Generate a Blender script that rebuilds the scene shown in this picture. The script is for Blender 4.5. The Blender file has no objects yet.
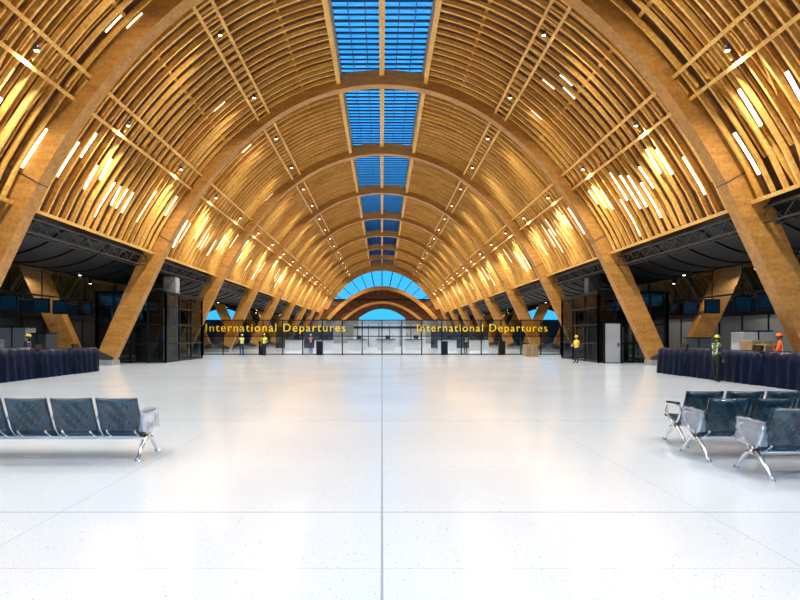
import bpy, bmesh, math, random
from mathutils import Vector, Matrix, Euler
random.seed(7)
S = bpy.context.scene
COL = S.collection
for a, v in (('view_transform', 'Standard'), ('look', 'Medium High Contrast'), ('exposure', -0.03)):
    try: setattr(S.view_settings, a, v)
    except Exception as e: print(e)

# ------------------------------------------------------------ materials
def newmat(name):
    m = bpy.data.materials.new(name); m.use_nodes = True
    nt = m.node_tree
    return m, nt, nt.nodes['Principled BSDF']
def pbr(name, col, rough=0.5, metal=0.0, emis=None, es=0.0, coat=0.0, noise=0.0, nscale=5.0, bump=0.0, bscale=20.0, spec=0.5):
    m, nt, b = newmat(name)
    b.inputs['Base Color'].default_value = (*col, 1)
    b.inputs['Roughness'].default_value = rough
    b.inputs['Metallic'].default_value = metal
    b.inputs['Coat Weight'].default_value = coat
    b.inputs['Specular IOR Level'].default_value = spec
    if emis:
        b.inputs['Emission Color'].default_value = (*emis, 1)
        b.inputs['Emission Strength'].default_value = es
    tc = nt.nodes.new('ShaderNodeTexCoord')
    if noise > 0:
        n = nt.nodes.new('ShaderNodeTexNoise'); n.inputs['Scale'].default_value = nscale
        n.inputs['Detail'].default_value = 4
        nt.links.new(tc.outputs['Object'], n.inputs['Vector'])
        r = nt.nodes.new('ShaderNodeValToRGB')
        r.color_ramp.elements[0].position = .3; r.color_ramp.elements[1].position = .7
        r.color_ramp.elements[0].color = (*[c*(1-noise) for c in col], 1)
        r.color_ramp.elements[1].color = (*[min(1, c*(1+noise)) for c in col], 1)
        nt.links.new(n.outputs['Fac'], r.inputs['Fac'])
        nt.links.new(r.outputs['Color'], b.inputs['Base Color'])
    if bump > 0:
        n2 = nt.nodes.new('ShaderNodeTexNoise'); n2.inputs['Scale'].default_value = bscale
        n2.inputs['Detail'].default_value = 3
        nt.links.new(tc.outputs['Object'], n2.inputs['Vector'])
        bp = nt.nodes.new('ShaderNodeBump'); bp.inputs['Strength'].default_value = bump
        bp.inputs['Distance'].default_value = 0.03
        nt.links.new(n2.outputs['Fac'], bp.inputs['Height'])
        nt.links.new(bp.outputs['Normal'], b.inputs['Normal'])
    return m
def timber(name, c1, c2, scale=(1.2, 1.2, 1.2), rough=0.45):
    m, nt, b = newmat(name)
    tc = nt.nodes.new('ShaderNodeTexCoord')
    mp = nt.nodes.new('ShaderNodeMapping'); mp.inputs['Scale'].default_value = scale
    n = nt.nodes.new('ShaderNodeTexNoise'); n.inputs['Scale'].default_value = 1.0
    n.inputs['Detail'].default_value = 6; n.inputs['Roughness'].default_value = .65
    r = nt.nodes.new('ShaderNodeValToRGB')
    r.color_ramp.elements[0].position = .32; r.color_ramp.elements[1].position = .68
    r.color_ramp.elements[0].color = (*c1, 1); r.color_ramp.elements[1].color = (*c2, 1)
    nt.links.new(tc.outputs['Object'], mp.inputs['Vector'])
    nt.links.new(mp.outputs['Vector'], n.inputs['Vector'])
    nt.links.new(n.outputs['Fac'], r.inputs['Fac'])
    n3 = nt.nodes.new('ShaderNodeTexNoise'); n3.inputs['Scale'].default_value = 9
    n3.inputs['Detail'].default_value = 5
    nt.links.new(tc.outputs['Object'], n3.inputs['Vector'])
    mx = nt.nodes.new('ShaderNodeMix'); mx.data_type = 'RGBA'; mx.blend_type = 'MULTIPLY'
    r2 = nt.nodes.new('ShaderNodeValToRGB')
    r2.color_ramp.elements[0].position = .3; r2.color_ramp.elements[1].position = .6
    r2.color_ramp.elements[0].color = (.7, .65, .6, 1); r2.color_ramp.elements[1].color = (1, 1, 1, 1)
    nt.links.new(n3.outputs['Fac'], r2.inputs['Fac'])
    mx.inputs['Factor'].default_value = .8
    nt.links.new(r.outputs['Color'], mx.inputs['A']); nt.links.new(r2.outputs['Color'], mx.inputs['B'])
    nt.links.new(mx.outputs['Result'], b.inputs['Base Color'])
    b.inputs['Roughness'].default_value = rough
    return m
def tinted_glass(name, tint, fac=0.12, rough=0.02, gcol=(1, 1, 1), diffuse=False):
    m = bpy.data.materials.new(name); m.use_nodes = True
    nt = m.node_tree; nt.nodes.clear()
    o = nt.nodes.new('ShaderNodeOutputMaterial'); mx = nt.nodes.new('ShaderNodeMixShader')
    t = nt.nodes.new('ShaderNodeBsdfTransparent'); t.inputs['Color'].default_value = (*tint, 1)
    g = nt.nodes.new('ShaderNodeBsdfPrincipled' if diffuse else 'ShaderNodeBsdfGlossy'); g.inputs['Roughness'].default_value = rough
    g.inputs['Base Color' if diffuse else 'Color'].default_value = (*gcol, 1)
    mx.inputs[0].default_value = fac
    nt.links.new(t.outputs[0], mx.inputs[1]); nt.links.new(g.outputs[0], mx.inputs[2])
    nt.links.new(mx.outputs[0], o.inputs['Surface'])
    return m

M_arch = timber('glulam_arch', (.44, .205, .045), (.60, .32, .085), (.5, 4, 4))
M_fin = timber('timber_fin', (.62, .305, .055), (.95, .60, .18), (.35, 3, .35))
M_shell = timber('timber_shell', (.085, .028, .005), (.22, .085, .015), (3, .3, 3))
M_purl = timber('timber_purlin', (.66, .35, .07), (.88, .54, .16), (3, .4, 3))
M_black = pbr('black_metal', (.012, .013, .015), .4, .3)
M_soffit = pbr('dark_soffit', (.006, .007, .009), .5, .1)
M_grey = pbr('grey_metal', (.11, .12, .13), .4, .6)
M_conc = pbr('concrete', (.30, .30, .29), .8, noise=.15, nscale=3)
M_white = pbr('white_panel', (.62, .64, .66), .5, noise=.05)
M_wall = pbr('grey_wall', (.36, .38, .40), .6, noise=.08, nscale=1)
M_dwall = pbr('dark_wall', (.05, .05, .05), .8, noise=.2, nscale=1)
M_chrome = pbr('polished_aluminium', (.75, .77, .80), .18, 1.0)
M_seat = pbr('seat_upholstery', (.010, .042, .066), .25, 0, coat=.35, bump=1.0, bscale=6, noise=.5, nscale=8)
M_armpad = pbr('arm_pad_black', (.01, .01, .012), .4)
M_tarp = pbr('navy_plastic_sheet', (.002, .008, .030), .32, 0, coat=.05, bump=1.0, bscale=5, noise=.5, nscale=4, spec=.25)
M_lamp = pbr('lamp_glow', (1, 1, 1), .5, emis=(1, .93, .8), es=14)
M_strip = pbr('slat_glint_glow', (1, 1, 1), .5, emis=(1, .86, .62), es=2.0)  # emission imitates bright glints among the slats, not a real fitting
M_yellow = pbr('yellow_letter', (.85, .58, .03), .4, emis=(.9, .6, .03), es=.15)
M_skyglass = tinted_glass('skylight_glass', (.70, .90, 1.0), .05)
M_clear = tinted_glass('clear_glass', (.86, .90, .92), .08)
M_dark = tinted_glass('smoked_glass', (.62, .57, .47), .05)
M_kiosk = tinted_glass('kiosk_glass', (.50, .54, .56), .05)
M_skybar = pbr('glazing_bar', (.02, .07, .16), .5)
M_screen = pbr('screen_black', (.008, .008, .01), .15)
M_wrap = tinted_glass('plastic_wrap', (.95, .96, .98), .30, .12, (.85, .88, .92), True)
M_wrap2 = tinted_glass('plastic_wrap_thin', (.98, .99, 1.0), .06, .08, (.8, .92, 1))
M_card = pbr('cardboard', (.34, .24, .13), .8, noise=.15)

# floor
def floor_mat():
    m, nt, b = newmat('white_terrazzo')
    g = nt.nodes.new('ShaderNodeNewGeometry')
    sp = nt.nodes.new('ShaderNodeSeparateXYZ'); nt.links.new(g.outputs['Position'], sp.inputs[0])
    def math_(op, a, bb=None):
        n = nt.nodes.new('ShaderNodeMath'); n.operation = op
        for i, v in enumerate((a, bb)):
            if v is None: continue
            if isinstance(v, (int, float)): n.inputs[i].default_value = v
            else: nt.links.new(v, n.inputs[i])
        return n.outputs[0]
    jx = math_('LESS_THAN', math_('PINGPONG', sp.outputs['X'], 1.45), .007)
    jx0 = math_('LESS_THAN', math_('ABSOLUTE', sp.outputs['X']), .009)
    jy = math_('LESS_THAN', math_('PINGPONG', math_('SUBTRACT', sp.outputs['Y'], 5.6), 3.0), .012)
    jy2 = math_('LESS_THAN', math_('PINGPONG', math_('SUBTRACT', sp.outputs['Y'], 4.25), 1.5), .008)
    j = math_('MAXIMUM', math_('MULTIPLY', jx, .25), math_('MULTIPLY', jy, .55))
    j = math_('MAXIMUM', j, math_('MULTIPLY', jy2, .22))
    j = math_('MAXIMUM', j, math_('MULTIPLY', jx0, .7))
    def speck(scale, p0, p1, dark):
        v = nt.nodes.new('ShaderNodeTexNoise'); v.inputs['Scale'].default_value = scale; v.inputs['Detail'].default_value = 1
        nt.links.new(g.outputs['Position'], v.inputs['Vector'])
        r = nt.nodes.new('ShaderNodeValToRGB')
        r.color_ramp.elements[0].position = p0; r.color_ramp.elements[1].position = p1
        r.color_ramp.elements[0].color = (*dark, 1); r.color_ramp.elements[1].color = (1, 1, 1, 1)
        nt.links.new(v.outputs['Fac'], r.inputs['Fac']); return r.outputs['Color']
    def mul(a, b_):
        mm = nt.nodes.new('ShaderNodeMix'); mm.data_type = 'RGBA'; mm.blend_type = 'MULTIPLY'
        mm.inputs['Factor'].default_value = 1
        nt.links.new(a, mm.inputs['A'])
        if isinstance(b_, tuple): mm.inputs['B'].default_value = b_
        else: nt.links.new(b_, mm.inputs['B'])
        return mm.outputs['Result']
    c = mul(speck(38, .26, .31, (.50, .53, .56)), speck(90, .32, .38, (.75, .78, .80)))
    c = mul(c, speck(.35, .3, .7, (.92, .93, .94)))
    c = mul(c, (.725, .78, .82, 1))
    mx = nt.nodes.new('ShaderNodeMix'); mx.data_type = 'RGBA'
    nt.links.new(j, mx.inputs['Factor']); nt.links.new(c, mx.inputs['A'])
    mx.inputs['B'].default_value = (.25, .26, .27, 1)
    nt.links.new(mx.outputs['Result'], b.inputs['Base Color'])
    b.inputs['Roughness'].default_value = .15
    b.inputs['Specular IOR Level'].default_value = .45
    return m
M_floor = floor_mat()

# ------------------------------------------------------------ mesh builder
class MB:
    def __init__(s): s.v = []; s.f = []; s.m = []; s.sm = []
    def add(s, vs, fs, mi=0, smooth=False):
        o = len(s.v); s.v += [tuple(p) for p in vs]
        for f in fs: s.f.append([i+o for i in f]); s.m.append(mi); s.sm.append(smooth)
    def box(s, c, d, mi=0, rot=None):
        x, y, z = d[0]/2, d[1]/2, d[2]/2
        vs = [Vector((a*x, b*y, cc*z)) for a in (-1, 1) for b in (-1, 1) for cc in (-1, 1)]
        if rot is not None:
            R = Euler(rot).to_matrix(); vs = [R @ p for p in vs]
        vs = [p+Vector(c) for p in vs]
        s.add(vs, [(0, 1, 3, 2), (4, 6, 7, 5), (0, 4, 5, 1), (2, 3, 7, 6), (0, 2, 6, 4), (1, 5, 7, 3)], mi)
    def beam(s, p1, p2, w, h, mi=0):
        p1 = Vector(p1); p2 = Vector(p2); d = (p2-p1).normalized()
        up = Vector((0, 0, 1)) if abs(d.z) < .95 else Vector((0, 1, 0))
        a = d.cross(up).normalized(); b = a.cross(d).normalized()
        vs = [p+a*sx*w/2+b*sz*h/2 for p in (p1, p2) for sx, sz in ((-1, -1), (1, -1), (1, 1), (-1, 1))]
        s.add(vs, [(0, 3, 2, 1), (4, 5, 6, 7), (0, 1, 5, 4), (1, 2, 6, 5), (2, 3, 7, 6), (3, 0, 4, 7)], mi)
    def tube(s, pts, r, n=8, mi=0):
        pts = [Vector(p) for p in pts]; vs = []; fs = []
        rr = r if isinstance(r, (list, tuple)) else [r]*len(pts)
        for i, p in enumerate(pts):
            d = (pts[min(i+1, len(pts)-1)]-pts[max(i-1, 0)]).normalized()
            up = Vector((1, 0, 0)) if abs(d.x) < .9 else Vector((0, 0, 1))
            a = d.cross(up).normalized(); b = d.cross(a)
            for k in range(n):
                t = 2*math.pi*k/n
                vs.append(p+(a*math.cos(t)+b*math.sin(t))*rr[i])
        for i in range(len(pts)-1):
            for k in range(n):
                fs.append((i*n+k, i*n+(k+1) % n, (i+1)*n+(k+1) % n, (i+1)*n+k))
        fs.append(tuple(range(n))[::-1]); fs.append(tuple(range((len(pts)-1)*n, len(pts)*n)))
        s.add(vs, fs, mi, True)
    def ell(s, c, r, mi=0, nu=14, nv=9, v0=0.0, v1=1.0, fn=None):
        vs = []; fs = []
        for j in range(nv+1):
            ph = math.pi*(v0+(v1-v0)*j/nv)
            for i in range(nu):
                t = 2*math.pi*i/nu
                p = Vector((math.sin(ph)*math.cos(t), math.sin(ph)*math.sin(t), math.cos(ph)))
                if fn: p = fn(p)
                vs.append((c[0]+p.x*r[0], c[1]+p.y*r[1], c[2]+p.z*r[2]))
        for j in range(nv):
            for i in range(nu):
                fs.append((j*nu+i, (j+1)*nu+i, (j+1)*nu+(i+1) % nu, j*nu+(i+1) % nu))
        s.add(vs, fs, mi, True)
    def strip(s, prof_a, prof_b, mi=0, smooth=False):
        n = len(prof_a)
        s.add(list(prof_a)+list(prof_b), [(i, i+1, n+i+1, n+i) for i in range(n-1)], mi, smooth)
    def mesh(s, name, mats):
        me = bpy.data.meshes.new(name); me.from_pydata(s.v, [], s.f)
        for m in mats: me.materials.append(m)
        me.polygons.foreach_set('material_index', s.m)
        me.polygons.foreach_set('use_smooth', s.sm)
        me.update(); return me
    def obj(s, name, mats, loc=(0, 0, 0), rot=(0, 0, 0), parent=None):
        return mk(name, s.mesh(name, mats), loc, rot, parent)
def mk(name, me, loc=(0, 0, 0), rot=(0, 0, 0), parent=None):
    o = bpy.data.objects.new(name, me); COL.objects.link(o)
    o.location = loc; o.rotation_euler = rot
    if parent: o.parent = parent
    return o
def empty(name, loc=(0, 0, 0)):
    o = bpy.data.objects.new(name, None); COL.objects.link(o); o.location = loc; return o

# ------------------------------------------------------------ vault curve
A_, B_ = .0472, .000102
XL = 11.7
def zc(x):
    x = abs(x)
    if x > XL:
        f = zc(XL); sl = -2.2
        return f+sl*(x-XL)
    return 15.2-A_*x*x-B_*x**4
def nrm(x):
    ax = abs(x)
    sl = -2.2 if ax > XL else -(2*A_*ax+4*B_*ax**3)
    n = Vector((-sl, 0, 1)).normalized()
    if x < 0: n.x = -n.x
    return n
def off(x, d, y=0):
    n = nrm(x); return Vector((x+n.x*d, y, zc(x)+n.z*d))
def band(mb, xs, din, dout, y0, y1, mi=0, dy=0.0):
    di = din if callable(din) else (lambda x: din)
    do = dout if callable(dout) else (lambda x: dout)
    n = len(xs); vs = []
    for i, x in enumerate(xs):
        a = off(x, di(x)); b = off(x, do(x)); s = dy*i/(n-1)
        vs += [(a.x, y0+s, a.z), (b.x, y0+s, b.z), (b.x, y1+s, b.z), (a.x, y1+s, a.z)]
    fs = []
    for i in range(n-1):
        for k in range(4):
            fs.append((i*4+k, (i+1)*4+k, (i+1)*4+(k+1) % 4, i*4+(k+1) % 4))
    fs.append((0, 1, 2, 3)); fs.append(((n-1)*4, (n-1)*4+3, (n-1)*4+2, (n-1)*4+1))
    mb.add(vs, fs, mi)
def lin(a, b, n): return [a+(b-a)*i/(n-1) for i in range(n)]

Y0, BAY, NB = -4.5, 12.5, 10
YE = Y0+BAY*NB   # 120.5
XE = 12.1        # eave parameter
NOFF = 31.0
XF = XL+zc(XL)/2.2   # foot

# arches
def half(x):
    ax = abs(x)
    if ax < XL: return .38+.17*(ax/XL)**2
    return .55-.10*(ax-XL)/(XF-XL)
mbA = MB()
xs = lin(-XF, XF, 97)
band(mbA, xs, lambda x: -half(x), half, -.30, .30, 0)
for sx in (-1, 1):
    mbA.box((sx*(XF+.05), 0, .14), (1.4, .95, .28), 1)
    mbA.box((sx*(XF-.1), 0, .45), (1.05, .66, .4), 2, rot=(0, -sx*.42, 0))
    n = nrm(XL); p = off(sx*XL, 0)
    mbA.box(p, (1.14, .62, .04), 2, rot=(0, -sx*math.atan2(n.z, n.x), 0))
me_arch = mbA.mesh('timber_arch', [M_arch, M_conc, M_grey])
for ox in (0, -NOFF, NOFF):
    for i in range(NB+1):
        mk('timber_arch', me_arch, (ox, Y0+BAY*i, 0))

# ceiling lattice: fins + purlins + ridge
mbF = MB()
NF = 20
fx = lin(2.35, XE, 22)
for b in range(NB):
    for i in range(1, NF):
        y = Y0+BAY*b+BAY*i/NF
        for sx in (-1, 1):
            jit = random.uniform(-.03, .03)
            band(mbF, [sx*x for x in fx], .0+jit, .16, y-.045, y+.045, 0)
            if i < NF-1:   # second slat layer closer to the shell
                band(mbF, [sx*x for x in fx[::2]], .50, .60, y+.27, y+.35, 0)
        if i % 4 == 2:    # slanting secondary slats on the haunches
            for sx in (-1, 1):
                band(mbF, [sx*x for x in lin(9.9, XE, 6)], .20, .36, y+.1, y+.19, 0, dy=1.0 if (i//4) % 2 else -1.0)
for px in (2.3, 4.1, 6.0, 6.55, 8.1, 9.55, 10.1, XE):
    for sx in (-1, 1):
        dd = -.06 if px not in (4.1, 8.1) else .25
        a = off(sx*px, dd); w = .12 if px not in (2.3,) else .22
        n = nrm(px); ang = math.atan2(n.x, n.z)*sx
        mbF.box((a.x, (Y0+YE)/2, a.z), (w, YE-Y0, .10), 1, rot=(0, ang, 0))
yy = Y0+.26
while yy < YE:
    for sx in (-1, 1):
        for q in (6.27, 9.82):
            a = off(sx*q, -.07); n = nrm(q)
            mbF.box((a.x, yy, a.z), (.6, .06, .06), 1, rot=(0, math.atan2(n.x, n.z)*sx, 0))
    yy += BAY/NF
mbF.box((0, (Y0+YE)/2, 15.55), (.26, YE-Y0, .55), 1)
me_lat = mbF.mesh('ceiling_timber_lattice', [M_fin, M_purl])
# shell
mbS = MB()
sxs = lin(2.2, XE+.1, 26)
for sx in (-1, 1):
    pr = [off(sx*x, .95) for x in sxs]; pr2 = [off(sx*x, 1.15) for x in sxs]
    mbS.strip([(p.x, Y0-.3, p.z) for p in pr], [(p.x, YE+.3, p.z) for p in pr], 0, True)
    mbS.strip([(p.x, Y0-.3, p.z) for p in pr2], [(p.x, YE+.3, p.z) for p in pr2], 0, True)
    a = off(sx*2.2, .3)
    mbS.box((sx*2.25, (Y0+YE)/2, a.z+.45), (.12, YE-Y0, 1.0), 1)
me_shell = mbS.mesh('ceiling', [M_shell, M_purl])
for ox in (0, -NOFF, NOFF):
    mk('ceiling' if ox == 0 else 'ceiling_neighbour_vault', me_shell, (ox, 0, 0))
    mk('ceiling_timber_lattice', me_lat, (ox, 0, 0))

# skylight glazing
mbK = MB()
zg = 16.15
mbK.add([(-2.3, Y0, zg-.15), (0, Y0, zg+.1), (0, YE, zg+.1), (-2.3, YE, zg-.15)], [(0, 1, 2, 3)], 0)
mbK.add([(2.3, Y0, zg-.15), (0, Y0, zg+.1), (0, YE, zg+.1), (2.3, YE, zg-.15)], [(0, 1, 2, 3)], 0)
yy = Y0
i = 0
while yy < YE:
    mbK.box((0, yy, zg-.14), (4.4, .12 if i % 2 == 0 else .04, .08), 1)
    yy += BAY/22; i += 1
for x in (-1.5, -.75, .75, 1.5):
    mbK.box((x, (Y0+YE)/2, zg-.16), (.04, YE-Y0, .06), 1)
me_sky = mbK.mesh('window_skylight', [M_skyglass, M_skybar])
for ox in (0, -NOFF, NOFF):
    mk('window_skylight', me_sky, (ox, 0, 0))

# added glowing strips between fins, standing in for glints on lit timber
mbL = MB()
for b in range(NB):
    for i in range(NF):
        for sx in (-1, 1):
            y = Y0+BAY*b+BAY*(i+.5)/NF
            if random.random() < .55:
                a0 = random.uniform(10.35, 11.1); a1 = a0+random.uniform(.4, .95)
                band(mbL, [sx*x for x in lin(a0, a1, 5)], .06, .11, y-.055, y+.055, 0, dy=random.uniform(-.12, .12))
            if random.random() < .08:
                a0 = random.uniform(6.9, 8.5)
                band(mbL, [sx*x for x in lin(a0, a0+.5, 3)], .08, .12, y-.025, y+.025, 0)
mbL.obj('ceiling_glint_strips', [M_strip])

# valley soffit + trusses
mbV = MB()
prof = [(13.0, 6.45), (12.55, 5.85)]
for t in lin(0, 1, 13):
    x = 12.75+t*(NOFF-2*12.75); z = 5.75-1.0*math.sin(math.pi*t)**.7
    prof.append((x, z))
prof += [(NOFF-12.55, 5.85), (NOFF-13.0, 6.45)]
for sx in (-1, 1):
    mbV.strip([(sx*x, Y0-.3, z) for x, z in prof], [(sx*x, YE+.3, z) for x, z in prof], 0, False)
    mbV.add([(sx*12.9, Y0-.3, 6.6), (sx*(NOFF-12.9), Y0-.3, 6.6), (sx*(NOFF-12.9), YE+.3, 6.6), (sx*12.9, YE+.3, 6.6)], [(0, 1, 2, 3)], 0)
    yy = Y0
    while yy < YE:
        pts = [(sx*x, yy, z-.03) for x, z in prof[1:-1]]
        for a, b in zip(pts[:-1], pts[1:]): mbV.beam(a, b, .06, .06, 1)
        yy += BAY/6
mbV.obj('ceiling_valley_soffit', [M_soffit, M_black])
for sx in (-1, 1):
    t = MB()
    xT = sx*12.45
    for z in (5.25, 5.75):
        for dx in (0, sx*.45):
            t.beam((xT+dx, Y0, z), (xT+dx, YE, z), .06, .06)
    yy = Y0; up = True
    while yy < YE-.6:
        for dx in (0, sx*.45):
            t.beam((xT+dx, yy, 5.25 if up else 5.75), (xT+dx, yy+.62, 5.75 if up else 5.25), .03, .03)
        t.beam((xT, yy, 5.75), (xT+sx*.45, yy, 5.75), .03, .03)
        t.beam((xT, yy, 5.25), (xT+sx*.45, yy, 5.25), .03, .03)
        yy += .625; up = not up
    for i in range(NB*2):
        t.beam((xT+sx*.2, Y0+BAY/2*i+1, 5.7), (xT+sx*.5, Y0+BAY/2*i+1, 6.1), .05, .05)
    t.obj('cable_tray_truss', [M_grey])

# ------------------------------------------------------------ floor, walls
fb = MB(); W = 47
fb.add([(-W, Y0-1, 0), (W, Y0-1, 0), (W, YE+1, 0), (-W, YE+1, 0)], [(0, 1, 2, 3)])
fb.obj('floor', [M_floor])
gb = MB(); gb.add([(-400, -300, -.3), (400, -300, -.3), (400, 500, -.3), (-400, 500, -.3)], [(0, 1, 2, 3)])
gb.obj('ground_outside', [pbr('asphalt', (.10, .10, .10), .9, noise=.2)])
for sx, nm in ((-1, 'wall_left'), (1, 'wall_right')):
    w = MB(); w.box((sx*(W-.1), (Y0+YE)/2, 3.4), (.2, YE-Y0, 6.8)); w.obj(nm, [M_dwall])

# end wall with lunette
e = MB()
def inner_top(x): return 11.0-.055*x*x
X = lin(-15.5, 15.5, 63)
yw = YE+.35
for a, b in zip(X[:-1], X[1:]):
    def top(x): return zc(x)+.9 if abs(x) < 12.2 else 6.5
    def g_bot(x): return max(inner_top(x), 8.5)
    if min(top(a), top(b)) >= 8.5:
        hi = lambda x: max(top(x), g_bot(x))
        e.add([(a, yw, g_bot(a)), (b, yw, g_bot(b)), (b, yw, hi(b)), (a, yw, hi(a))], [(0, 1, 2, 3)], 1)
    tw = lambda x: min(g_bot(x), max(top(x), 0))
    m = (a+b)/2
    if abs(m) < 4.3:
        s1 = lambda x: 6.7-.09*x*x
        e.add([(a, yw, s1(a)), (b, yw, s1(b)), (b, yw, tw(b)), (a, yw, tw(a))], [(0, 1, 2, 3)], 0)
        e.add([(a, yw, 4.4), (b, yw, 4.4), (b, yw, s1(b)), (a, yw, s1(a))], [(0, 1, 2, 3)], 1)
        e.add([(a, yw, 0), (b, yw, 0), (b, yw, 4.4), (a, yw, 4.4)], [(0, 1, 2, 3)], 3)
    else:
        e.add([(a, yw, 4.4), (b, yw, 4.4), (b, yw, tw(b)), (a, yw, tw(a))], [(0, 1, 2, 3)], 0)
        e.add([(a, yw, 0), (b, yw, 0), (b, yw, 4.4), (a, yw, 4.4)], [(0, 1, 2, 3)], 3)
ip = [(x, inner_top(x)) for x in lin(-10.5, 10.5, 31)]
for (x1, z1), (x2, z2) in zip(ip[:-1], ip[1:]):
    e.beam((x1, yw-.5, z1-.3), (x2, yw-.5, z2-.3), .9, .75, 2)
ip = [(x, 8.2-.06*x*x) for x in lin(-8, 8, 25)]
for (x1, z1), (x2, z2) in zip(ip[:-1], ip[1:]):
    e.beam((x1, yw-.5, z1-.3), (x2, yw-.5, z2-.3), .8, .5, 2)
gx = lin(-11.6, 11.6, 41)
band(e, gx, -1.1, .95, yw-.35, yw-.15, 2)
for t in lin(-1.25, 1.25, 13):
    d = Vector((math.sin(t), 0, math.cos(t))); c = Vector((0, yw-.08, 4.0))
    e.beam(c+d*5.6, c+d*12.0 if abs(t) < .8 else c+d*10.5, .16, .12, 4)
e.box((0, yw-.1, 8.5), (19.0, .15, .25), 4)
me_end = e.mesh('wall_back', [M_shell, M_skyglass, M_arch, M_wall, M_black])
for ox in (0, -NOFF, NOFF): mk('wall_back', me_end, (ox, 0, 0))

# front glazed facade behind the viewer
f = MB(); yf = Y0-.6
f.add([(-W, yf, 0), (W, yf, 0), (W, yf, 16.2), (-W, yf, 16.2)], [(0, 1, 2, 3)], 1)
for x in lin(-46.5, 46.5, 32): f.box((x, yf, 8), (.08, .2, 16), 0)
for z in (.1, 3.2, 6.4, 9.6, 12.8): f.box((0, yf, z), (93, .2, .1), 0)
f.obj('window_front_facade', [M_grey, M_clear])

# ------------------------------------------------------------ departures screen
yD = 50.0
d = MB()
xl, xr = -14.4, 14.4
nP = 18
for x in lin(xl, xr, nP+1):
    d.box((x, yD, 1.42), (.08, .12, 2.84), 0)
for z in (.06, 1.50, 2.80): d.box((0, yD, z), (xr-xl, .12, .07), 0)
d.add([(xl, yD, .1), (xr, yD, .1), (xr, yD, 1.5), (xl, yD, 1.5)], [(0, 1, 2, 3)], 1)
for a, b in ((xl, -1.9), (1.9, xr)):
    d.add([(a, yD, 1.5), (b, yD, 1.5), (b, yD, 2.8), (a, yD, 2.8)], [(0, 1, 2, 3)], 2)
d.add([(-1.9, yD, 1.5), (1.9, yD, 1.5), (1.9, yD, 2.8), (-1.9, yD, 2.8)], [(0, 1, 2, 3)], 1)
for x in (-5, 5, 9.6, -9.6):
    d.box((x, yD-.25, .55), (.5, .5, 1.1), 0)
scr = d.obj('departures_glass_screen', [M_black, M_clear, M_dark])
for cx, wid in ((-8.58, 11.25), (8.05, 10.5)):
    cu = bpy.data.curves.new('sign_text', 'FONT'); cu.body = 'International Departures'
    cu.align_x = 'CENTER'; cu.size = 1.0; cu.extrude = .02; cu.offset = 0.0
    cu.materials.append(M_yellow); cu.space_character = 1.18
    o = bpy.data.objects.new('sign_text', cu); COL.objects.link(o)
    bpy.context.view_layer.update()
    s = wid/o.dimensions.x
    o.scale = (s, min(s, .98)*1.0, 1); o.rotation_euler = (math.pi/2, 0, 0)
    o.location = (cx, yD-.10, 1.88); o.parent = scr

# passport control desks behind screen
for x in (-9.2, -6, -2.6, .4, 3.4, 6.8, 10.0):
    q = MB()
    q.box((0, 0, .55), (1.9, .7, 1.1), 0); q.box((0, -.1, 1.13), (2.1, .9, .06), 1)
    q.box((-.7, 0, 1.45), (.05, .6, .6), 2); q.box((.7, 0, 1.45), (.05, .6, .6), 2)
    q.box((.2, .1, 1.38), (.5, .05, .35), 1); q.box((.2, .1, 1.2), (.06, .06, .12), 1)
    q.obj('passport_control_desk', [M_white, M_black, M_clear], (x, 64+(abs(x) % 2), 0))
q = MB()
q.box((0, 0, 1.5), (9.5, .3, 3.0), 0)
for x in lin(-4.2, 4.2, 7): q.box((x, -.18, 1.5), (.08, .08, 3.0), 1)
q.box((0, -.2, 2.6), (9.5, .1, .3), 1)
q.obj('partition_wall', [M_white, M_black], (1.0, 82, 0))
for sx in (-1, 1):
    q = MB(); q.box((0, 0, 1.3), (7, .3, 2.6), 0)
    for x in lin(-3.4, 3.4, 6): q.box((x, -.18, 1.3), (.08, .08, 2.6), 1)
    q.obj('partition_wall', [M_dwall, M_black], (sx*9.5, 76, 0))

# ------------------------------------------------------------ glass lift enclosures + columns
def kiosk(name, x0, x1, y0, y1, h, white_door):
    q = MB()
    for x in lin(x0, x1, 5):
        for y in (y0, y1): q.box((x, y, h/2), (.10, .10, h), 0)
    for y in lin(y0, y1, 4):
        for x in (x0, x1): q.box((x, y, h/2), (.10, .10, h), 0)
    for z in (.08, 1.1, 2.2, 3.2, h-.05):
        for y in (y0, y1): q.box(((x0+x1)/2, y, z), (x1-x0, .08, .08), 0)
        for x in (x0, x1): q.box((x, (y0+y1)/2, z), (.08, y1-y0, .08), 0)
    for y in (y0, y1): q.add([(x0, y, 0), (x1, y, 0), (x1, y, h), (x0, y, h)], [(0, 1, 2, 3)], 1)
    for x in (x0, x1): q.add([(x, y0, 0), (x, y1, 0), (x, y1, h), (x, y0, h)], [(0, 1, 2, 3)], 1)
    q.box(((x0+x1)/2, (y0+y1)/2, h+.05), (x1-x0+.2, y1-y0+.2, .12), 0)
    cx = (x0+x1)/2
    q.box((cx, (y0+y1)/2+.4, 1.5), ((x1-x0)*.45, 2.2, 3.0), 2)
    q.box((cx, (y0+y1)/2-.75, 1.05), (1.1, .06, 2.1), 3)
    s = 1 if x0 > 0 else -1
    xi = x0 if s > 0 else x1
    q.box((xi+s*.55, y0+2.6, h+.6), (.75, .75, 1.1), 4)
    q.box((xi+s*.55, y0+2.6, h/2), (.75, .75, h-.05), 4)
    for dx in (1.4, 2.2, 3.0): q.box((xi+s*dx, y0+.3, h+.35), (.08, .08, .6), 0)
    q.box((xi+s*2.2, y0+.3, h+.65), (1.8, .08, .08), 0)
    q.obj(name, [M_black, M_kiosk, M_dwall, M_white if white_door else M_grey, M_conc if s < 0 else M_dwall])
kiosk('glass_lift_enclosure', -16.3, -12.35, 35.4, 42.5, 4.0, False)
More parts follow.
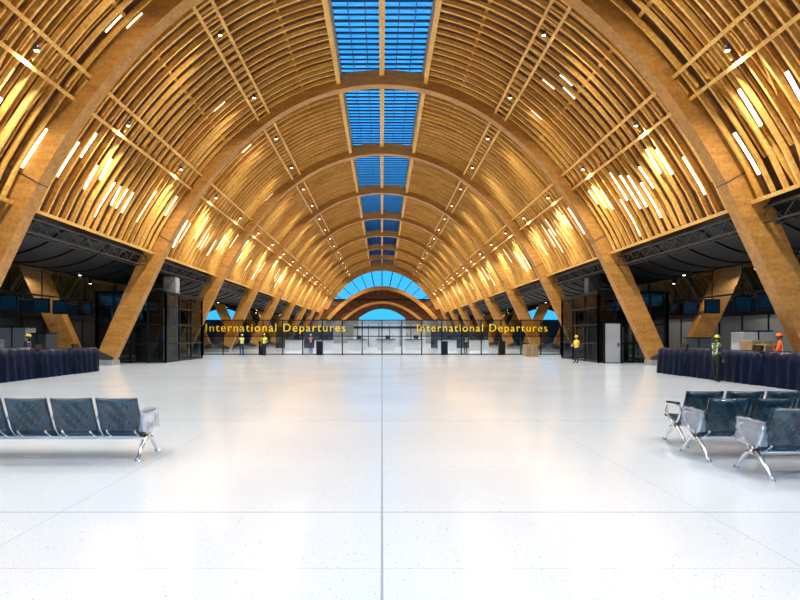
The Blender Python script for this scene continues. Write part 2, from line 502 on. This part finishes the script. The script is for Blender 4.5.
kiosk('glass_lift_enclosure', 12.35, 16.3, 35.4, 42.5, 4.0, True)
q = MB(); q.box((0, 0, 1.15), (.85, .08, 2.2), 0); q.box((0, 0, 2.3), (1.05, .14, .1), 1)
for x in (-.48, .48): q.box((x, 0, 1.17), (.1, .14, 2.34), 1)
q.box((.3, -.08, 1.05), (.04, .08, .2), 1)
q.obj('door_1', [M_wall, M_black], (13.05, 35.1, 0))

# ------------------------------------------------------------ check-in zone
def counter(loc, seed, rz=0):
    rnd = random.Random(seed); q = MB()
    L, Wd, H = 2.15, .95, 1.08+rnd.uniform(-.05, .10)
    prof = [(-Wd/2-.05, .01), (-Wd/2-.02, .35), (-Wd/2+.0, .75), (-Wd/2+.03, H-.05), (-Wd/2+.1, H), (-.1, H-.02), (-.05, H-.2), (Wd/2-.15, H-.24), (Wd/2-.02, H-.3), (Wd/2, .5), (Wd/2+.03, .01)]
    ny = 22; vs = []; fs = []
    for j in range(ny+1):
        y = -L/2+L*j/ny
        for k, (x, z) in enumerate(prof):
            w = .03*math.sin(j*1.3+seed)+.02*math.sin(j*2.9+k)
            edge = .06 if j in (0, ny) else 0
            vs.append((x+(w if z < H-.1 else 0)*(-1 if x < 0 else 1), y, max(.005, z-edge*(z > .6)+.012*math.sin(j*1.7+k*2)*(z > .1))))
    n = len(prof)
    for j in range(ny):
        for k in range(n-1): fs.append((j*n+k, j*n+k+1, (j+1)*n+k+1, (j+1)*n+k))
    fs.append(tuple(range(n))[::-1]); fs.append(tuple(range(ny*n, (ny+1)*n)))
    q.add(vs, fs, 0, True)
    q.box((.22, rnd.uniform(-.5, .5), H-.02), (.08, .5, .36), 1, rot=(0, .15, 0))
    q.box((.24, 0, .02), (.3, L, .03), 2)
    q.obj('checkin_counter', [M_tarp, M_screen, M_black], loc, (0, 0, rz))
for i in range(5):
    counter((-13.35+.08*i, 17.0+i*2.35, 0), i, math.pi)
    counter((12.55-.10*i, 16.2+i*2.25, 0), i+9)

for sx, ys in ((-1, (24.6, 27.3, 29.9, 31.6, 34.2)), (1, (24.9, 26.5, 28.2, 30.8, 33.0, 34.6))):
    q = MB()
    xr_ = sx*16.4
    q.beam((xr_, 22, 3.5), (xr_, 35, 3.5), .06, .08, 0)
    for y in ys:
        q.box((xr_, y, 3.02), (.74, .12, .70), 0); q.box((xr_, y-.07, 3.02), (.66, .02, .60), 1)
        q.box((xr_, y+.07, 3.02), (.66, .02, .60), 1)
        q.beam((xr_, y, 3.3), (xr_, y, 4.78), .04, .04, 0)
    q.obj('hanging_flight_displays', [M_black, M_screen])
    w = MB(); w.box((sx*20.6, 40, 1.45), (.25, 50, 2.9), 0)
    for y in lin(16, 64, 21): w.box((sx*20.45, y, 1.45), (.06, .08, 2.9), 1)
    w.box((sx*20.42, 40, 2.8), (.1, 50, .22), 1)
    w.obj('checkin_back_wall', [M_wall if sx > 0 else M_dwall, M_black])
    for i, y in enumerate((19, 23.0)):
        c = MB(); c.box((0, 0, .25), (2.2, 1.0, .5), 0); c.box((0, 0, .56), (2.0, .8, .1), 1)
        c.box((1.0, .55, .45), (.3, .1, .9), 0); c.box((-1.0, .55, .45), (.3, .1, .9), 0)
        c.obj('baggage_conveyor', [M_grey, M_armpad], (sx*17.6, y, 0))
M_tape = pbr('packing_tape', (.5, .42, .28), .3)
def crate(loc, d, mat, nm):
    q = MB(); q.box((0, 0, d[2]/2), d, 0)
    for z in (.03, d[2]-.03):
        q.box((0, 0, z), (d[0]+.03, d[1]+.03, .05), 1)
    q.box((0, -d[1]/2-.01, d[2]/2), (.05, .02, d[2]), 1)
    q.obj(nm, [mat, M_black if mat != M_card else M_tape], loc, (0, 0, random.uniform(-.2, .2)))
crate((-15.6, 28.5, 0), (.9, .7, 1.7), M_grey, 'metal_cabinet')
crate((-16.9, 26.5, 0), (1.1, .7, 1.5), M_wall, 'metal_cabinet')
crate((-17.4, 29.6, 0), (1.3, .8, 2.0), M_wall, 'metal_cabinet')
crate((15.2, 25.2, 0), (.9, .7, 1.4), M_card, 'cardboard_box')
crate((16.4, 27.5, 0), (1.4, .8, 1.8), M_white, 'metal_cabinet')
crate((14.6, 23.4, 0), (.6, .6, 1.25), M_card, 'cardboard_box')
crate((14.4, 28.4, 0), (1.0, .7, 1.5), M_grey, 'metal_cabinet')
crate((10.9, 45.5, 0), (.9, .6, .9), M_card, 'cardboard_box')

# ------------------------------------------------------------ benches
def bench(loc, n, mirror=False, rotz=0, wrap=False):
    """seats face +Y; near end at local x=0, grows along +x (or -x mirrored)"""
    q = MB(); w = .575; sg = -1 if mirror else 1
    back = [(-.325, .80), (-.305, .75), (-.26, .64), (-.21, .53), (-.165, .43), (-.13, .345)]
    seat = [(-.11, .325), (0, .325), (.14, .36), (.27, .40), (.335, .40), (.36, .37)]
    def pad(profile, xc, wd, th, mi):
        nx = 7; vs = []; fs = []; m = len(profile)
        for layer in (0, 1):
            for i in range(nx):
                u = -1+2*i/(nx-1); xx = xc+u*wd/2
                for k, (y, z) in enumerate(profile):
                    pa = Vector(profile[max(k-1, 0)]); pb = Vector(profile[min(k+1, m-1)])
                    t = (pb-pa).normalized(); nn = Vector((-t.y, t.x))
                    dish = .02*u*u
                    e_ = th*(.5 if (abs(u) > .9 or k in (0, m-1)) else 1)
                    o_ = (dish if layer else dish-e_)
                    vs.append((xx, y+nn.x*o_, z+nn.y*o_))
        N = nx*m
        for i in range(nx-1):
            for k in range(m-1):
                a = i*m+k
                fs.append((a, a+1, a+m+1, a+m)); fs.append((N+a, N+a+m, N+a+m+1, N+a+1))
        for i in range(nx-1):
            for k in (0, m-1):
                a = i*m+k; fs.append((a, a+m, N+a+m, N+a))
        for k in range(m-1):
            for i in (0, nx-1):
                a = i*m+k; fs.append((a, a+1, N+a+1, N+a))
        q.add(vs, fs, mi, True)
    for s in range(n):
        xc = sg*(w*(s+.5)+.03)
        pad(back, xc, w-.05, .05, 0); pad(seat, xc, w-.05, .055, 0)
        for dx in (-.18, .18):
            q.beam((xc+dx, 0, .27), (xc+dx, -.17, .37), .03, .04, 1)
            q.beam((xc+dx, -.05, .30), (xc+dx, .28, .35), .03, .03, 1)
    L = w*n+.06
    q.tube([(sg*.0, .0, .27), (sg*L, .0, .27)], .035, 10, 1)
    for s in range(n+1):
        x = sg*(w*s+.03)
        q.tube([(x, -.02, .27), (x, -.14, .40), (x, -.20, .53), (x, -.17, .585), (x, -.05, .595), (x, .20, .58), (x, .27, .54), (x, .26, .46), (x, .12, .34), (x, .02, .28)], .016, 8, 1)
        q.box((x, .04, .608), (.05, .34, .025), 2, rot=(-.04, 0, 0))
    for x in (sg*.04, sg*(L-.04)):
        for yy in (-.33, .33):
            q.tube([(x, 0, .29), (x, yy*.35, .24), (x, yy*.72, .13), (x, yy*.95, .045), (x, yy*1.1, .03)], [.034, .030, .026, .024, .022], 8, 1)
            q.tube([(x, yy*1.05, .0), (x, yy*1.05, .03)], .035, 10, 1)
    mats = [M_seat, M_chrome, M_armpad, M_wrap, M_wrap2]
    for s in range(n):   # thin protective film over each back rest
        xc = sg*(w*(s+.5)+.03); nx, nz = 12, 12; vs = []; fs = []
        for j in range(nz+1):
            t = j/nz; z = .375+.44*t; y = -.19-.19*t
            for i in range(nx+1):
                u = -1+2*i/nx
                wr = .010*math.sin(i*1.9+j*1.1+s*2)+.007*math.sin(i*3.7-j*2.3+s)
                vs.append((xc+u*(w/2-.015), y+wr-.005, z+.006*math.sin(i*1.3+s)))
        for j in range(nz):
            for i in range(nx):
                a = j*(nx+1)+i; fs.append((a, a+1, a+nx+2, a+nx+1))
        q.add(vs, fs, 4, True)
    if wrap:
        x = sg*.03
        nu, nv = 28, 12; vs = []; fs = []
        for j in range(nv+1):
            z = .36+.275*j/nv
            for i in range(nu):
                t = 2*math.pi*i/nu
                wr = .010*math.sin(i*2.3+j*.9)+.006*math.sin(i*5.1-j*1.7)
                rx = .040+.03*(1-j/nv)+wr
                ce, se = math.cos(t), math.sin(t)
                ex = .6
                vs.append((x+rx*math.copysign(abs(ce)**ex, ce), .03+(.25+wr)*math.copysign(abs(se)**ex, se), z+.010*math.sin(i*1.4)*(j/nv)))
        for j in range(nv):
            for i in range(nu): fs.append((j*nu+i, j*nu+(i+1) % nu, (j+1)*nu+(i+1) % nu, (j+1)*nu+i))
        fs.append(tuple(range(nv*nu, (nv+1)*nu)))
        q.add(vs, fs, 3, True)
    return q.obj('airport_bench', mats, loc, (0, 0, rotz))
bench((-3.04, 8.15, 0), 5, True, 0, True)
bench((4.20, 7.08, 0), 4, False, 0, True)
bench((4.06, 8.12, 0), 4, False, 0, True)
bench((4.26, 9.10, 0), 4, False, 0, False)

# ------------------------------------------------------------ people
def person(loc, rot, vest, shirt, pants, helmet, H=1.68, arms=None, lean=0.0, step=0.0):
    J = {
     'pel': ((0, 0, .95), .125), 'spi': ((0, lean*.3, 1.13), .12), 'che': ((0, lean*.7, 1.33), .135), 'nec': ((0, lean, 1.465), .055), 'hdb': ((0, lean+.01, 1.55), .05),
     'sl': ((-.17, lean*.9, 1.40), .068), 'sr': ((.17, lean*.9, 1.40), .068),
     'hl': ((-.095, 0, .88), .098), 'hr': ((.095, 0, .88), .098),
     'kl': ((-.11, .03+step*.5, .49), .062), 'kr': ((.11, .03-step*.5, .49), .062),
     'al': ((-.12, step, .09), .042), 'ar': ((.12, -step, .09), .042),
     'tl': ((-.13, step+.16, .035), .035), 'tr': ((.13, -step+.16, .035), .035)}
    arms = arms or (((-.25, .0, 1.13), (-.24, .10, .88)), ((.25, .0, 1.13), (.24, .10, .88)))
    (el, wl), (er, wr) = arms
    J['el'] = (el, .045); J['wl'] = (wl, .03); J['er'] = (er, .045); J['wr'] = (wr, .03)
    for s_, e_, w_ in (('l', el, wl), ('r', er, wr)):
        dr = (Vector(w_)-Vector(e_)).normalized(); J['p'+s_] = (tuple(Vector(w_)+dr*.07), .033)
    names = list(J.keys()); idx = {n: i for i, n in enumerate(names)}
    E = [('pel', 'spi', 0), ('spi', 'che', 0), ('che', 'nec', 0), ('nec', 'hdb', 3), ('che', 'sl', 0), ('che', 'sr', 0), ('sl', 'el', 1), ('el', 'wl', 1), ('sr', 'er', 1), ('er', 'wr', 1), ('wl', 'pl', 3), ('wr', 'pr', 3),
         ('pel', 'hl', 2), ('pel', 'hr', 2), ('hl', 'kl', 2), ('kl', 'al', 2), ('hr', 'kr', 2), ('kr', 'ar', 2), ('al', 'tl', 4), ('ar', 'tr', 4)]
    me = bpy.data.meshes.new('sk'); me.from_pydata([J[n][0] for n in names], [(idx[a], idx[b]) for a, b, _ in E], [])
    ob = bpy.data.objects.new('sk', me); COL.objects.link(ob)
    sk = ob.modifiers.new('s', 'SKIN'); sv = me.skin_vertices[0].data
    for i, n in enumerate(names):
        r = J[n][1]; sv[i].radius = (r*1.15, r*.82) if n in ('pel', 'spi', 'che') else (r, r)
        sv[i].use_root = (n == 'pel')
    ss = ob.modifiers.new('u', 'SUBSURF'); ss.levels = 2; ss.render_levels = 2
    dg = bpy.context.evaluated_depsgraph_get(); dg.update()
    ev = ob.evaluated_get(dg).to_mesh()
    q = MB()
    def seg(p, a, b):
        a = Vector(a); b = Vector(b); t = max(0, min(1, (p-a).dot(b-a)/(b-a).length_squared)); return (p-(a+(b-a)*t)).length
    vs = [v.co.copy() for v in ev.vertices]
    for p in ev.polygons:
        c = p.center; best = min(E, key=lambda e: seg(c, J[e[0]][0], J[e[1]][0])-.5*max(J[e[0]][1], J[e[1]][1]))
        m = best[2]
        if m == 0 and c.z < .93: m = 2
        if m == 0 and (1.08 < c.z < 1.12 or (.08 < abs(c.x) < .11 and c.z > 1.12)): m = 5
        q.m.append(m); q.f.append(list(p.vertices)); q.sm.append(True)
    q.v = [tuple(v) for v in vs]
    ob.evaluated_get(dg).to_mesh_clear(); bpy.data.objects.remove(ob)
    for s_, e_, w_, sg in (('l', el, wl, 1), ('r', er, wr, -1)):
        dr = (Vector(w_)-Vector(e_)).normalized(); sd = dr.cross(Vector((1, 0, 0)) if abs(dr.x) < .8 else Vector((0, 0, 1))).normalized()
        nn = dr.cross(sd).normalized()*-sg
        base = Vector(w_)+dr*.085
        for i, ln in enumerate((.062, .072, .068, .052)):
            b0 = base+sd*(.027-.018*i)
            q.tube([b0-dr*.02, b0+dr*ln*.45, b0+dr*ln*.8+nn*ln*.25, b0+dr*ln*.95+nn*ln*.55], [.0095, .009, .0085, .007], 6, 3)
        b0 = Vector(w_)+dr*.035+sd*.025
        q.tube([b0, b0+sd*.025+dr*.02, b0+sd*.035+dr*.05+nn*.015], [.012, .010, .008], 6, 3)
    hc = Vector((0, lean+.025, 1.635))
    def hf(p):
        q_ = p.copy()
        if p.z < 0: q_.x *= 1-.25*(-p.z)**1.5; q_.y = q_.y*(1-.12*-p.z)+.08*-p.z
        return q_
    q.ell(hc, (.075, .095, .115), 3, 18, 12, fn=hf)
    q.ell(hc+Vector((0, .098, -.012)), (.012, .020, .024), 3, 8, 6)
    for sx in (-1, 1):
        q.ell(hc+Vector((sx*.030, .082, .010)), (.013, .010, .009), 6, 8, 5)
        q.ell(hc+Vector((sx*.030, .090, .010)), (.006, .005, .006), 4, 6, 4)
        q.ell(hc+Vector((sx*.077, 0, -.005)), (.010, .020, .030), 3, 8, 6)
        q.box(hc+Vector((sx*.030, .090, .030)), (.030, .008, .005), 4)
    q.ell(hc+Vector((0, .088, -.055)), (.024, .010, .007), 7, 8, 5)
    if helmet is None:
        q.ell(hc+Vector((0, -.012, .022)), (.083, .098, .108), 4, 16, 8, 0, .52)
    else:
        q.ell(hc+Vector((0, -.014, .0)), (.080, .096, .10), 4, 16, 8, .2, .58)
        q.ell(hc+Vector((0, -.005, .035)), (.098, .122, .115), 8, 18, 8, 0, .5)
        q.ell(hc+Vector((0, .020, .036)), (.112, .150, .012), 8, 18, 4)
        q.box(hc+Vector((0, -.005, .145)), (.03, .16, .02), 8)
    k = H/1.79
    q.v = [(a*k, b*k, c*k) for a, b, c in q.v]
    def c_(n, col, r=.8): return pbr(n, col, r)
    mats = [c_('vest', vest), c_('shirt', shirt), c_('trousers', pants), c_('skin', (.30, .16, .09), .6), c_('dark_hair', (.012, .01, .01), .6),
            c_('reflective_tape', (.7, .7, .65), .3), c_('eye_white', (.7, .7, .7), .3), c_('lips', (.28, .09, .07), .6), c_('helmet_shell', helmet or (.1, .1, .1), .3)]
    return q.obj('construction_worker', mats, loc, (0, 0, rot))
ORG = (.95, .16, .02); YEL = (.75, .80, .03); NVY = (.02, .03, .07); BLK = (.015, .015, .02)
work = (((-.27, .06, 1.16), (-.15, .30, 1.10)), ((.27, .06, 1.16), (.15, .30, 1.10)))
onearm = (((-.26, .02, 1.14), (-.20, .24, 1.02)), ((.25, 0, 1.13), (.25, .08, .88)))
person((13.55, 21.1, 0), .9, ORG, ORG, NVY, (.95, .20, .03), 1.68, work)
person((11.30, 21.0, 0), -1.2, (.10, .14, .03), NVY, BLK, (.55, .55, .05), 1.62, onearm, lean=.06, step=.08)
person((-14.35, 25.0, 0), -1.5, NVY, NVY, BLK, (.8, .7, .1), 1.66, work, lean=.08)
person((-15.1, 23.0, 0), 2.2, BLK, (.1, .12, .16), BLK, None, 1.66, onearm)
person((-8.95, 47.2, 0), 2.9, YEL, (.5, .25, .03), NVY, (.85, .6, .05), 1.72, onearm, step=.1)
person((-10.9, 48.2, 0), .5, YEL, NVY, NVY, (.8, .8, .8), 1.68)
person((11.05, 35.2, 0), 2.0, YEL, (.6, .3, .03), NVY, (.85, .6, .05), 1.60, work)
person((7.1, 52.5, 0), 0.6, BLK, NVY, BLK, None, 1.7, work)
person((-6.3, 55, 0), 2.6, ORG, NVY, NVY, (.9, .9, .9), 1.7, onearm)

# ------------------------------------------------------------ lights
fix = MB()
rig = empty('ceiling_spotlights')
ld = bpy.data.lights.new('spot', 'SPOT'); ld.energy = 960; ld.spot_size = math.radians(150); ld.spot_blend = .6
ld.shadow_soft_size = .12; ld.color = (1, .98, .95)
for i in range(20):
    y = Y0+BAY/4+BAY/2*i
    for px in (-9.82, -6.27, 6.27, 9.82):
        p = off(px, -.18)
        fix.tube([(p.x, y, p.z+.14), (p.x, y, p.z-.02)], .07, 12, 0)
        fix.tube([(p.x, y, p.z-.021), (p.x, y, p.z-.03)], .065, 12, 1)
        o = bpy.data.objects.new('spot', ld); COL.objects.link(o)
        o.location = (p.x, y, p.z-.08); o.parent = rig
fx_ = fix.obj('fixture', [M_grey, M_lamp]); fx_.parent = rig
fix2 = MB(); rig2 = empty('soffit_downlights')
ld2 = bpy.data.lights.new('soffit_spot', 'SPOT'); ld2.energy = 190; ld2.spot_size = math.radians(150); ld2.spot_blend = .5
ld2.shadow_soft_size = .1; ld2.color = (1, .95, .88)
for sx in (-1, 1):
    for i in range(10):
        y = 14+i*9
        for xx in (15.6, 19.3):
            x = sx*xx; z = 4.68 if xx < 16 else 5.0
            fix2.tube([(x, y, z+.3), (x, y, z)], .09, 10, 0)
            fix2.tube([(x, y, z-.001), (x, y, z-.01)], .07, 10, 1)
            o = bpy.data.objects.new('soffit_spot', ld2); COL.objects.link(o); o.location = (x, y, z-.05); o.parent = rig2
o = fix2.obj('fixture', [M_black, M_lamp]); o.parent = rig2

# ------------------------------------------------------------ world
w = bpy.data.worlds.new('sky'); S.world = w; w.use_nodes = True
nt = w.node_tree; bg = nt.nodes['Background']
tc = nt.nodes.new('ShaderNodeTexCoord'); sp = nt.nodes.new('ShaderNodeSeparateXYZ')
r = nt.nodes.new('ShaderNodeValToRGB')
r.color_ramp.elements[0].position = 0.0; r.color_ramp.elements[0].color = (.08, .50, .95, 1)
r.color_ramp.elements[1].position = .6; r.color_ramp.elements[1].color = (.05, .33, .80, 1)
nt.links.new(tc.outputs['Generated'], sp.inputs[0]); nt.links.new(sp.outputs['Z'], r.inputs['Fac'])
nt.links.new(r.outputs['Color'], bg.inputs['Color']); bg.inputs['Strength'].default_value = 1.25

# ------------------------------------------------------------ camera
cd = bpy.data.cameras.new('camera'); cam = bpy.data.objects.new('camera', cd); COL.objects.link(cam)
cam.location = (0, 0, 1.6); cam.rotation_euler = (math.pi/2, 0, 0)
cd.sensor_width = 36; cd.lens = 36*620/800
cd.shift_x = 18/800; cd.shift_y = 35/800
cd.clip_start = .1; cd.clip_end = 1000
S.camera = cam
